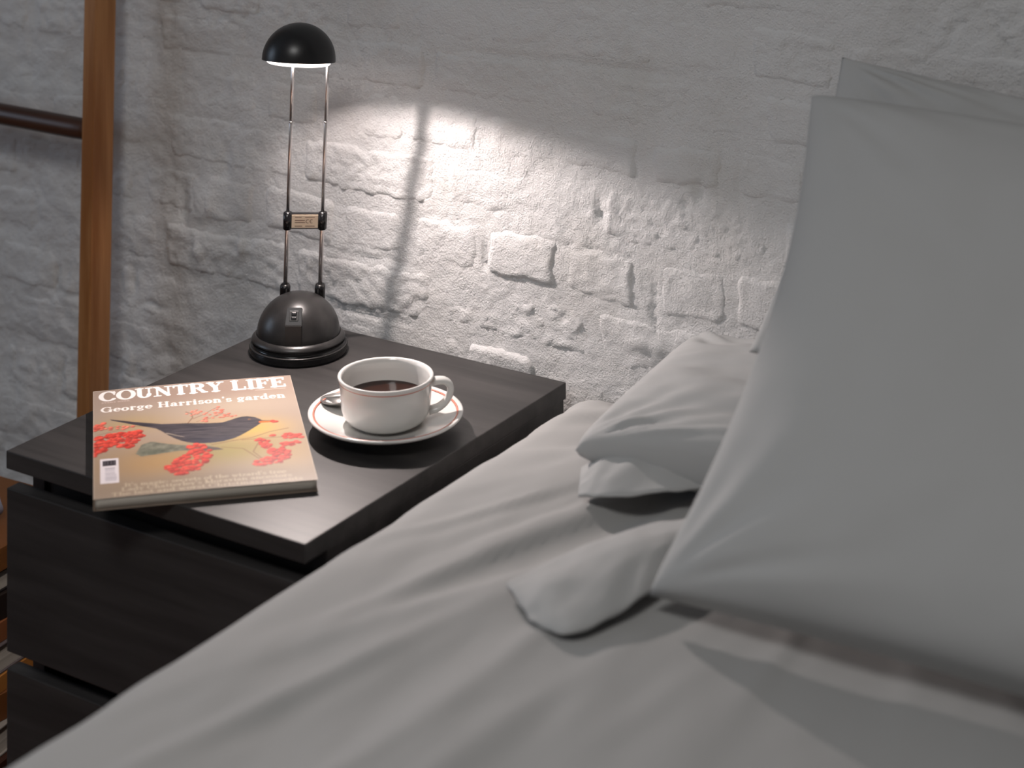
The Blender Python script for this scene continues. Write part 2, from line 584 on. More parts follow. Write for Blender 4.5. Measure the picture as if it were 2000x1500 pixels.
base = lathe('base', [(0, 0), (0.0570, 0), (0.0585, 0.0015), (0.0588, 0.008), (0.0580, 0.0098), (0.0566, 0.0102), (0.0552, 0.0096), (0.0540, 0.0118),
                      (0.0542, 0.0150), (0.0555, 0.0165), (0.0552, 0.0178), (0.0512, 0.0225), (0.050, 0.0222), (0, 0.0222)], M['gloss_black'], lamp, 96)
lathe('base_collar', [(0.0548, 0.0158), (0.0560, 0.0163), (0.0557, 0.0182), (0.0514, 0.0230), (0.0500, 0.0230), (0.0500, 0.0160)], M['lamp_dome'], lamp, 96)
lathe('base_rim', [(0.0562, 0.0098), (0.0578, 0.0098), (0.0589, 0.0088), (0.0582, 0.0104), (0.0566, 0.0108), (0.0562, 0.0098)], M['lamp_dome'], lamp, 96)
th = np.linspace(0, math.pi / 2, 22)
lathe('base_dome', [(0.0497 * math.cos(t), 0.022 + 0.0475 * math.sin(t) ** 0.98) for t in th[:-1]] + [(0, 0.0695)], M['lamp_dome'], lamp, 96)
# switch panel on the dome's front: flat vertical face and a sloping plate above it
hw = 0.0098
pr = [(0.030, 0.0225), (0.0500, 0.0225), (0.0492, 0.047), (0.0480, 0.0485), (0.0360, 0.0640), (0.028, 0.060)]
V = [(x, s * hw * (1.0 if i < 4 else 0.86), z) for s in (-1, 1) for i, (x, z) in enumerate(pr)]
n = len(pr)
F = [tuple(range(n)), tuple(range(2 * n - 1, n - 1, -1))] + [(i, n + i, n + (i + 1) % n, (i + 1) % n) for i in range(n)]
me = mesh_from('switch_panel', V, F)
bm = bmesh.new(); bm.from_mesh(me)
bmesh.ops.recalc_face_normals(bm, faces=bm.faces)
bmesh.ops.bevel(bm, geom=bm.edges[:], offset=0.0006, segments=2, affect='EDGES')
bm.to_mesh(me); bm.free()
sp = link('switch_panel', me, M['lamp_black'], lamp, False)
rot = Matrix.Rotation(math.atan2(0.0155, -0.012) - math.pi, 4, 'Y')
sl = Vector((0.0480 - 0.0360, 0, 0.0485 - 0.0640))
slope = math.atan2(0.0155, 0.0120)


def on_slope(name, t, lx, ly, h, mat_, parent):
    c = Vector((0.0360, 0, 0.0640)) + sl * t
    bm = bmesh.new()
    box_bm(bm, (0, 0, 0), (lx, ly, h), min(lx, ly, h) * 0.25, 2)
    bmesh.ops.transform(bm, matrix=Matrix.Translation(c) @ Matrix.Rotation(slope, 4, 'Y'), verts=bm.verts)
    me = bpy.data.meshes.new(name)
    bm.to_mesh(me); bm.free()
    return link(name, me, mat_, parent, False)


rk = on_slope('rocker_switch', 0.52, 0.0120, 0.0105, 0.0016, M['lamp_dome'], sp)
on_slope('rocker_switch', 0.42, 0.0042, 0.0062, 0.0040, M['gloss_black'], sp)['label'] = 'small glossy black rocker'
on_slope('rocker_switch', 0.68, 0.0034, 0.0062, 0.0030, M['gloss_black'], sp)['label'] = 'small glossy black rocker'
# rods, from the sockets behind the dome up to the shade (world coordinates read from the photograph's perspective)
RB = [Vector((0.0466, 0.4065, 0.6144)), Vector((0.0822, 0.4292, 0.6144))]
RT = [Vector((0.0828, 0.3763, 0.8946)), Vector((0.1178, 0.3985, 0.8946))]
O = Vector((0.1085, 0.3520, 0.9055))
NRM = Vector((-0.005, 0.115, 0.9930)).normalized()
for b, t in zip(RB, RT):
    d = (t - b).normalized()
    q = lambda z: ll(b + d * ((z - b.z) / d.z))
    sc = tube('socket', [q(0.566), q(0.6180), q(0.6200)], [0.0066, 0.0064, 0.0058], M['gloss_black'], lamp, 20)
    tube('socket_ring', [q(0.6190), q(0.6211)], [0.0056, 0.0050], M['lamp_dome'], sc, 20)
    rd = tube('rod', [q(0.600), q(0.712), q(0.713)], [0.0027, 0.0027, 0.0020], M['chrome'], lamp, 14)
    rd = tube('rod', [q(0.710), q(0.826), q(0.8265)], [0.0021, 0.0021, 0.0017], M['chrome'], lamp, 14)
    tube('rod_ferrule', [q(0.8250), q(0.8270)], 0.0023, M['chrome'], rd, 14)
    tube('rod', [q(0.824), q(0.914)], 0.0020, M['chrome'], lamp, 12)
# bracket that carries the rating label
arm = (RT[0] - RB[0]).normalized()
side = (RB[1] - RB[0]).normalized()
fr = side.cross(arm).normalized()
zc = 0.7020
pc = [b + arm * ((zc - b.z) / arm.z) for b in RB]
mid = (pc[0] + pc[1]) / 2
Mx = Matrix((side.to_4d(), fr.to_4d(), arm.to_4d(), (0, 0, 0, 1))).transposed()
for i in range(3):
    Mx[3][i] = 0
Mx[0][3], Mx[1][3], Mx[2][3], Mx[3][3] = mid.x, mid.y, mid.z, 1
ML = Linv @ Mx
half = (pc[1] - pc[0]).length / 2
FS = -1 if (Mx.to_3x3() @ Vector((0, 1, 0))).dot(Vector((cam_dir.x, cam_dir.y, 0))) < 0 else 1


def bracket_box(name, c, s, mat_, parent, bev=0.0006):
    bm = bmesh.new()
    box_bm(bm, c, s, bev, 2)
    bmesh.ops.transform(bm, matrix=ML, verts=bm.verts)
    me = bpy.data.meshes.new(name)
    bm.to_mesh(me); bm.free()
    return link(name, me, mat_, parent, False)


br = bracket_box('label_bracket', (0, 0, 0), (2 * half, 0.0045, 0.0200), M['lamp_black'], lamp)
for s in (-1, 1):
    bm = bmesh.new()
    bmesh.ops.create_cone(bm, segments=20, radius1=0.0054, radius2=0.0054, depth=0.0215, cap_ends=True)
    bmesh.ops.bevel(bm, geom=[e for e in bm.edges if e.calc_face_angle(0) > 1], offset=0.0008, segments=2, affect='EDGES')
    bmesh.ops.transform(bm, matrix=ML @ Matrix.Translation((s * half, 0, 0)), verts=bm.verts)
    me = bpy.data.meshes.new('rod_clip'); bm.to_mesh(me); bm.free()
    link('rod_clip', me, M['gloss_black'], br)
lb = bracket_box('rating_label', (0, FS * 0.0026, 0.0002), (2 * half - 0.0105, 0.0006, 0.0165), M['label_paper'], br, 0.0001)


def ink(name, pts, w):
    """flat printed stroke on the label, (x, z) in bracket space"""
    V, F = [], []
    y = FS * 0.00298
    for i in range(len(pts) - 1):
        a, b = Vector(pts[i]), Vector(pts[i + 1])
        d = (b - a).normalized()
        nn = Vector((-d.y, d.x)) * w / 2
        k = len(V)
        for q_ in (a - nn, b - nn, b + nn, a + nn):
            V.append(ML @ Vector((q_.x * (-1 if FS < 0 else 1), y, q_.y)))
        F.append((k, k + 1, k + 2, k + 3))
    return link(name, mesh_from(name, V, F), M['label_ink'], lb, False)


def arc(cx, cz, r, a0, a1, n=10):
    return [(cx + r * math.cos(math.radians(a0 + (a1 - a0) * i / n)), cz + r * math.sin(math.radians(a0 + (a1 - a0) * i / n))) for i in range(n + 1)]


ink('lettering', arc(0.0035, 0.0003, 0.0021, 60, 300), 0.0008)
ink('lettering', arc(0.0082, 0.0003, 0.0021, 60, 300), 0.0008)
ink('lettering', [(0.0062, 0.0003), (0.0080, 0.0003)], 0.0007)
for (x0, x1, z) in ((-0.0120, -0.0040, 0.0055), (0.0000, 0.0120, 0.0055), (-0.0120, 0.0000, 0.0015), (-0.0120, 0.0005, -0.0012), (-0.0120, -0.0030, -0.0058), (0.0005, 0.0120, -0.0058)):
    ink('lettering', [(x0, z), (x1, z)], 0.0009)
# shade
shade_e = empty('lamp_head')
shade_e.parent = lamp
NRM2 = Vector((-0.032, 0.134, 0.990)).normalized()
RZ = Vector((0, 0, 1)).rotation_difference(NRM2).to_matrix().to_4x4()
shade_e.matrix_local = Linv @ (Matrix.Translation(O + Vector((0.0015, 0.0010, 0))) @ RZ)
R0 = 0.0432
z_rim = 0.0035
outer = [(R0 * math.cos(t), z_rim + 0.0015 + 0.0425 * math.sin(t)) for t in np.linspace(0, math.pi / 2, 24)[:-1]] + [(0, z_rim + 0.044)]
inner = [(0, z_rim + 0.042)] + [((R0 - 0.0018) * math.cos(t), z_rim + 0.0005 + 0.0412 * math.sin(t)) for t in np.linspace(math.pi / 2, 0, 24)[1:]]
lathe('shade', [(R0, z_rim)] + outer, M['lamp_black'], shade_e, 96)
lathe('reflector', inner + [(R0 - 0.0018, z_rim), (R0, z_rim)], M['reflector'], shade_e, 96)
lathe('glass_ring', [(0.0376, 0.0100), (0.0372, 0.0010), (0.0360, 0.0), (0.0347, 0.0004), (0.0356, 0.0100), (0.0376, 0.0100)], M['glow'], shade_e, 72).matrix_local = (RZ.inverted() @ Vector((0, 0, 1)).rotation_difference(NRM).to_matrix().to_4x4())
# hinge behind the shade that takes the two rods
hb = bmesh.new()
rt = [b + arm * ((0.914 - b.z) / arm.z) for b in RB]
mh = (rt[0] + rt[1]) / 2
MH = Mx.copy()
MH[0][3], MH[1][3], MH[2][3] = mh.x, mh.y, mh.z
box_bm(hb, (-0.002, -FS * 0.0065, -0.001), (2 * half + 0.001, 0.005, 0.009), 0.001, 2)
bmesh.ops.transform(hb, matrix=Linv @ MH, verts=hb.verts)
me = bpy.data.meshes.new('hinge'); hb.to_mesh(me); hb.free()
link('hinge', me, M['lamp_black'], lamp, False)
# halogen capsule and its light
BULB = Vector((0.0965, 0.3675, 0.9152))
lathe_b = lathe('bulb', [(0, -0.0035), (0.002, -0.003), (0.003, -0.001), (0.003, 0.008), (0.002, 0.0105), (0, 0.011)], M['bulb'], lamp, 20)
lathe_b.location = ll(BULB + Vector((0, 0, 0.0095)))
pl = bpy.data.lights.new('bulb_light', 'POINT')
pl.energy = 1.5
pl.color = (1.0, 0.875, 0.835)
pl.shadow_soft_size = 0.0020
plo = bpy.data.objects.new('bulb_light', pl)
COL.objects.link(plo)
plo.parent = lamp
plo.location = ll(BULB)
# the lamp's reflector throws most of the beam down and to the right
sl_ = bpy.data.lights.new('reflector_light', 'SPOT')
sl_.energy = 10.5
sl_.color = pl.color
sl_.shadow_soft_size = 0.0035
sl_.spot_size = math.radians(168)
sl_.spot_blend = 1.0
slo = bpy.data.objects.new('reflector_light', sl_)
COL.objects.link(slo)
slo.parent = lamp
beam = (Linv.to_3x3() @ Vector((0.66, -0.42, -0.62))).normalized()
slo.rotation_mode = 'QUATERNION'
slo.rotation_quaternion = Vector((0, 0, -1)).rotation_difference(beam)
slo.location = ll(BULB)

# ---------------------------------------------------------------- saucer, cup, coffee, spoon
SC = Vector((0.305, 0.259, TOP))
sau = empty('saucer', SC)
tag(sau, 'white porcelain saucer with red rim line under the coffee cup', 'saucer')
lathe('plate', [(0, 0.0030), (0.030, 0.0030), (0.031, 0.0), (0.0365, 0.0), (0.038, 0.0030), (0.055, 0.0075), (0.072, 0.0130), (0.0815, 0.0170), (0.0838, 0.0192), (0.0838, 0.0206),
                (0.0822, 0.0212), (0.0800, 0.0203), (0.070, 0.0166), (0.055, 0.0118), (0.042, 0.0084), (0.0345, 0.0070), (0.0325, 0.0062), (0.030, 0.0058), (0, 0.0058)], M['porcelain'], sau, 128)
lathe('rim_line', [(0.0788, 0.02005), (0.0775, 0.0199), (0.0765, 0.01925), (0.0775, 0.0192), (0.0788, 0.0197), (0.0788, 0.02005)], M['red_line'], sau, 128)
cup = empty('coffee_cup', SC + Vector((0, 0, 0.0058)))
tag(cup, 'white porcelain cup of black coffee standing on the saucer', 'cup')
ch = 0.0545
lathe('cup_body', [(0, 0.002), (0.0255, 0.002), (0.026, 0.0), (0.0292, 0.0), (0.0302, 0.0018), (0.0370, 0.0042), (0.0430, 0.0085), (0.0466, 0.0140), (0.0484, 0.0205), (0.0492, 0.030), (0.0496, 0.040),
                   (0.0502, 0.048), (0.0516, ch - 0.0030), (0.0520, ch - 0.0014), (0.0514, ch - 0.0003), (0.0500, ch), (0.0482, ch - 0.0010), (0.0472, ch - 0.005), (0.0464, 0.040), (0.0452, 0.024), (0.0425, 0.015), (0.036, 0.0080), (0.022, 0.006), (0, 0.006)],
      M['porcelain'], cup, 128)
lathe('rim_line', [(0.0503, 0.0487), (0.0507, 0.0487), (0.05095, 0.0497), (0.0505, 0.0497), (0.0503, 0.0487)], M['red_line'], cup, 128)
lathe('coffee', [(0, 0.0292), (0.043, 0.0292), (0.0455, 0.0300), (0.0456, 0.0305), (0.0445, 0.0301), (0, 0.0301)], M['coffee'], cup, 96)
hd = math.atan2(0.537, 0.843) + math.radians(4)
hc, hs = math.cos(hd), math.sin(hd)
path = bez([(0.0482, 0.0450), (0.0560, 0.0462), (0.0640, 0.0455), (0.0695, 0.0405), (0.0698, 0.0325), (0.0650, 0.0235), (0.0570, 0.0170), (0.0470, 0.0140)], 8)
tube('handle', [(p[0] * hc, p[0] * hs, p[1]) for p in path], [0.0052 + 0.0010 * abs(2 * i / (len(path) - 1) - 1) ** 2 for i in range(len(path))], M['porcelain'], cup, 16, (0.72, 1.25))

# teaspoon lying across the saucer behind the cup
vx, vy = Vector((0.843, 0.537, 0)), Vector((-0.537, 0.843, 0))
sp_tip = SC + vx * -0.0735 + vy * 0.027 + Vector((0, 0, 0.0215))
sp_end = SC + vx * 0.034 + vy * 0.0505 + Vector((0, 0, 0.0235))
spn = empty('teaspoon', sp_tip)
tag(spn, 'steel teaspoon resting on the saucer, partly hidden by the cup', 'spoon')
ax = (sp_end - sp_tip)
Ls = ax.length
ax.normalize()
sy = Vector((0, 0, 1)).cross(ax).normalized()
sz = ax.cross(sy)


def spoon_part(name, prof, nu, thick):
    """prof(t)->(s along, half width, sag, height)"""
    V, F = [], []
    nt_, nw = nu, 9
    for side_ in (0, 1):
        for i in range(nt_):
            s_, w_, sag, hgt = prof(i / (nt_ - 1))
            for j in range(nw):
                a = -1 + 2 * j / (nw - 1)
                zz = hgt + sag * (1 - a * a) - side_ * thick
                V.append(ax * s_ + sy * (a * w_) + sz * zz)
    q = grid_faces(nt_, nw)
    F = [tuple(f) for f in q] + [tuple(f[::-1] + nt_ * nw) for f in q]
    N = nt_ * nw
    ring = [i * nw for i in range(nt_)] + [(nt_ - 1) * nw + j for j in range(1, nw)] + [i * nw + nw - 1 for i in range(nt_ - 2, -1, -1)] + [j for j in range(nw - 2, 0, -1)]
    for a, b in zip(ring, ring[1:] + ring[:1]):
        F.append((a, b, b + N, a + N))
    me = mesh_from(name, V, F)
    bm = bmesh.new(); bm.from_mesh(me)
    bmesh.ops.recalc_face_normals(bm, faces=bm.faces)
    bm.to_mesh(me); bm.free()
    return link(name, me, M['steel'], spn)


def bowl_prof(t):
    w = 0.0150 * math.sqrt(max(0.0, 1 - (2 * t ** 0.86 - 1) ** 2)) * (1.0 - 0.12 * t) + 0.0004 + 0.0022 * t ** 6
    return 0.046 * t, w, -0.0075 * math.sin(math.pi * min(1, t * 1.0)) ** 0.8, 0.0018 * t


def handle_prof(t):
    return 0.0445 + (Ls - 0.0445) * t, 0.0024 + 0.0034 * t ** 1.6, 0.0004, 0.0018 + 0.003 * math.sin(math.pi * t * 0.9)


spoon_part('bowl', bowl_prof, 26, 0.0009)
spoon_part('handle', handle_prof, 22, 0.0012)

# ---------------------------------------------------------------- magazine
MW, MH_, MT = 0.2205, 0.2825, 0.0115
mag = empty('magazine', (0.181, -0.056, TOP), math.radians(44.5))
tag(mag, 'thick magazine with a blackbird and red berries on its cover', 'magazine')

RES = 0.5
NU, NV = int(MW * 1000 / RES) + 1, int(MH_ * 1000 / RES) + 1
U, Vv = np.meshgrid(np.arange(NU) * RES, np.arange(NV) * RES, indexing='ij')     # millimetres on the cover


def lin(c):
    return np.array(srgb(*c)[:3])


IMG = np.zeros((NU, NV, 3)) + lin((166, 148, 134))


def paint(mask, c):
    global IMG
    c = lin(c) if not isinstance(c, np.ndarray) else c
    IMG = IMG * (1 - mask[..., None]) + mask[..., None] * c


def blob(u, v, ru, rv, c, k=1.0, p=1.0):
    paint(k * np.exp(-(((U - u) / ru) ** 2 + ((Vv - v) / rv) ** 2) ** p), c)


def soft(mask, n=1):
    m = mask.astype(float)
    for _ in range(n):
        p = np.pad(m, 1, mode='edge')
        m = (p[1:-1, 1:-1] * 4 + p[:-2, 1:-1] + p[2:, 1:-1] + p[1:-1, :-2] + p[1:-1, 2:]) / 8
    return m


def poly(pts):
    m = np.zeros(U.shape, bool)
    n = len(pts)
    for i in range(n):
        x0, y0 = pts[i]
        x1, y1 = pts[(i + 1) % n]
        if y0 == y1:
            continue
        c = ((y0 > Vv) != (y1 > Vv)) & (U < (x1 - x0) * (Vv - y0) / (y1 - y0) + x0)
        m ^= c
    return m


def seg_mask(a, b, w0, w1=None, aa=0.35):
    w1 = w0 if w1 is None else w1
    ax_, ay, bx, by = a[0], a[1], b[0], b[1]
    r = max(w0, w1) + 1
    i0, i1 = max(0, int((min(ax_, bx) - r) / RES)), min(NU, int((max(ax_, bx) + r) / RES) + 2)
    j0, j1 = max(0, int((min(ay, by) - r) / RES)), min(NV, int((max(ay, by) + r) / RES) + 2)
    if i1 <= i0 or j1 <= j0:
        return None
    u, v = U[i0:i1, j0:j1], Vv[i0:i1, j0:j1]
    L2 = (bx - ax_) ** 2 + (by - ay) ** 2 + 1e-9
    t = np.clip(((u - ax_) * (bx - ax_) + (v - ay) * (by - ay)) / L2, 0, 1)
    d = np.hypot(u - ax_ - t * (bx - ax_), v - ay - t * (by - ay)) - (w0 + (w1 - w0) * t) / 2
    return i0, i1, j0, j1, np.clip(0.5 - d / (2 * aa), 0, 1)


def line(acc, a, b, w0, w1=None):
    r = seg_mask(a, b, w0, w1)
    if r:
        i0, i1, j0, j1, m = r
        acc[i0:i1, j0:j1] = np.maximum(acc[i0:i1, j0:j1], m)


# background of the cover picture
blob(20, 70, 60, 60, (150, 128, 104), .7)
blob(70, 75, 55, 45, (176, 138, 86), .8)
blob(150, 90, 50, 36, (158, 146, 74), .75)
blob(165, 140, 36, 26, (222, 180, 88), .9)
blob(120, 165, 45, 22, (196, 164, 120), .5)
blob(40, 180, 40, 26, (178, 150, 92), .6)
blob(150, 205, 60, 30, (196, 178, 156), .6)
blob(110, 260, 120, 34, (158, 134, 120), .8)
blob(195, 70, 40, 50, (184, 152, 108), .7)
blob(110, 15, 140, 26, (140, 122, 100), .8)


def sk(p):   # the cover leans a little in the photograph: shift that the traced points need
    return (p[0] + 8 * p[1] / 283.0, p[1])


# twigs
tw = np.zeros(U.shape)
for pts, w in [([(94, 166), (100, 182), (99, 193), (93, 199)], 1.2), ([(100, 178), (112, 188), (122, 200), (126, 204)], .9), ([(104, 170), (118, 176), (132, 186), (140, 180)], .9),
               ([(0, 158), (20, 165), (40, 172), (52, 168)], .8), ([(0, 172), (18, 176), (34, 172)], .8), ([(128, 98), (150, 90), (165, 62), (175, 60)], 1.0),
               ([(118, 106), (140, 112), (160, 116), (180, 128), (200, 134)], 1.2), ([(150, 112), (176, 112), (206, 112)], 1.0), ([(166, 100), (160, 80), (168, 62), (180, 54)], 1.0)]:
    pts = [sk(p) for p in pts]
    for a, b in zip(pts[:-1], pts[1:]):
        line(tw, a, b, w)
paint(soft(tw) * .8, (122, 78, 54))
# mossy branch
br_p = [sk(p) for p in [(40, 100), (46, 122), (56, 128), (73, 118), (87, 112), (114, 105), (128, 93), (113, 93), (86, 98), (59, 94), (46, 92)]]
bmask = soft(poly(br_p), 4)
tex = np.clip(0.5 + 0.5 * fbm(U * .12, Vv * .12, 21, 4), 0, 1)[..., None]
paint(bmask, lin((84, 84, 72)) * (1 - tex) + lin((138, 136, 118)) * tex)
blob(60, 100, 14, 6, (66, 76, 58), .55)
paint(soft(poly([sk(p) for p in [(108, 104), (124, 98), (130, 92), (112, 92), (100, 97)]]), 3), (92, 78, 74))
# blackbird
bird = [sk(p) for p in [(12, 198), (39, 184), (67, 172), (93, 168), (117, 163), (131, 162), (140, 167), (146, 171), (152, 173.5), (158, 174), (166, 170), (172, 163), (174, 158), (172, 153), (169, 148),
                        (158, 134), (150, 125), (142, 118), (131, 113), (121, 111), (110, 112), (101, 114), (93, 118), (87, 123), (80, 131), (74, 140), (66, 154), (61, 161), (36, 178), (14, 194)]]
bm_ = soft(poly(bird), 2)
tex = np.clip(0.5 + 0.6 * fbm(U * .045 + Vv * .03, Vv * .22 + U * .02, 23, 4), 0, 1)[..., None]
paint(bm_, lin((36, 34, 44)) * (1 - tex) + lin((82, 74, 78)) * tex)
wing = np.zeros(U.shape)
for k in range(5):
    a = sk((78 + 3 * k, 150 - 5 * k)); b = sk((124 + 2 * k, 150 - 7 * k))
    line(wing, a, b, 1.1, .7)
paint(soft(wing, 2) * .45, (112, 104, 112))
wl = np.zeros(U.shape)
line(wl, sk((72, 146)), sk((90, 132)), 2.0, .8)
paint(soft(wl, 2) * .8, (176, 160, 142))
belly = soft(poly(bird), 1) * np.clip((128 - Vv) / 14, 0, 1) * ((U > 90) & (U < 160))
paint(belly * .5, (44, 46, 70))
bk = np.zeros(U.shape)
line(bk, sk((172, 155.5)), sk((187, 154)), 4.6, 2.4)
paint(bk, (228, 112, 44))
bk2 = np.zeros(U.shape)
line(bk2, sk((170, 159.5)), sk((185, 157)), 2.6, 1.0)
paint(bk2 * .9, (60, 40, 36))
blob(sk((160, 165))[0], 165, 1.4, 1.4, (200, 140, 80), .9, 3)
blob(sk((160, 165))[0], 165, .8, .8, (16, 14, 16), 1, 3)
# berries
rb = np.random.RandomState(11)


def berry(u, v, r, pale=0.0):
    c = np.array([232, 78, 62]) + rb.uniform(-18, 18) * np.array([1, .9, .7]) + pale * np.array([12, 70, 62])
    c = tuple(np.clip(c, 0, 255))
    i0, i1 = max(0, int((u - r - 2) / RES)), min(NU, int((u + r + 2) / RES) + 2)
    j0, j1 = max(0, int((v - r - 2) / RES)), min(NV, int((v + r + 2) / RES) + 2)
    if i1 <= i0 or j1 <= j0:
        return
    uu, vv = U[i0:i1, j0:j1], Vv[i0:i1, j0:j1]
    d = np.hypot(uu - u, vv - v)
    m = np.clip((r - d) / 0.9 + .5, 0, 1)[..., None]
    shade = np.clip(0.74 + 0.42 * ((vv - v) - (uu - u) * .4) / r, 0.34, 1.2)[..., None] * np.clip(1.5 - 0.75 * d / r, .55, 1)[..., None]
    IMG[i0:i1, j0:j1] = IMG[i0:i1, j0:j1] * (1 - m) + m * lin(c) * shade


def cluster(pts, nber, r0, r1, pale=0.0):
    pts = [sk(p) for p in pts]
    m = poly(pts)
    ii, jj = np.nonzero(m)
    for _ in range(int(nber * 1.5)):
        k = rb.randint(len(ii))
        berry(ii[k] * RES, jj[k] * RES, rb.uniform(r0, r1), pale)


cluster([(-4, 150), (20, 160), (32, 158), (53, 162), (46, 138), (34, 114), (18, 122), (-4, 100)], 95, 2.6, 4.2)
cluster([(-4, 186), (6, 190), (9, 176), (-4, 170)], 12, 2.4, 3.4, .4)
cluster([(2, 176), (40, 176), (40, 168), (4, 166)], 10, 2.0, 2.8, .8)
cluster([(92, 114), (106, 110), (116, 98), (119, 76), (108, 52), (84, 36), (74, 48), (70, 62), (80, 74), (96, 92)], 80, 2.6, 4.2)
cluster([(163, 106), (172, 118), (184, 118), (176, 100), (180, 84), (194, 92), (198, 70), (192, 50), (160, 44), (158, 52), (176, 66), (176, 84)], 62, 2.4, 3.9)
cluster([(192, 122), (212, 116), (212, 106), (194, 108)], 14, 2.4, 3.6)
cluster([(190, 98), (210, 98), (210, 90), (190, 88)], 10, 2.4, 3.4)
cluster([(118, 200), (128, 206), (140, 184), (146, 178), (134, 172), (112, 168), (104, 176)], 24, 1.5, 2.4, .9)
cluster([(92, 196), (104, 204), (112, 196), (100, 186)], 10, 1.4, 2.0, 1.0)
cluster([(184, 158), (189, 158), (190, 152), (185, 152)], 3, 2.4, 3.0)

# --- a bold serif alphabet drawn with strokes; units: cap height 1
TK, TN, XH = 0.185, 0.075, 0.66


def gl_line(x0, y0, x1, y1, w): return ('l', x0, y0, x1, y1, w)


def gl_arc(cx, cy, rx, ry, a0, a1, wk=TK, wn=TN): return ('a', cx, cy, rx, ry, a0, a1, wk, wn)


def stem(x, y0, y1, serif0=True, serif1=True, h=0.16):
    s = [gl_line(x, y0 + .03, x, y1 - .03, TK)]
    if serif0: s.append(gl_line(x - h, y0 + .035, x + h, y0 + .035, TN))
    if serif1: s.append(gl_line(x - h, y1 - .035, x + h, y1 - .035, TN))
    return s


def half1(x, y1, h=0.15):
    return [gl_line(x - h, y1 - .035, x, y1 - .035, TN)]


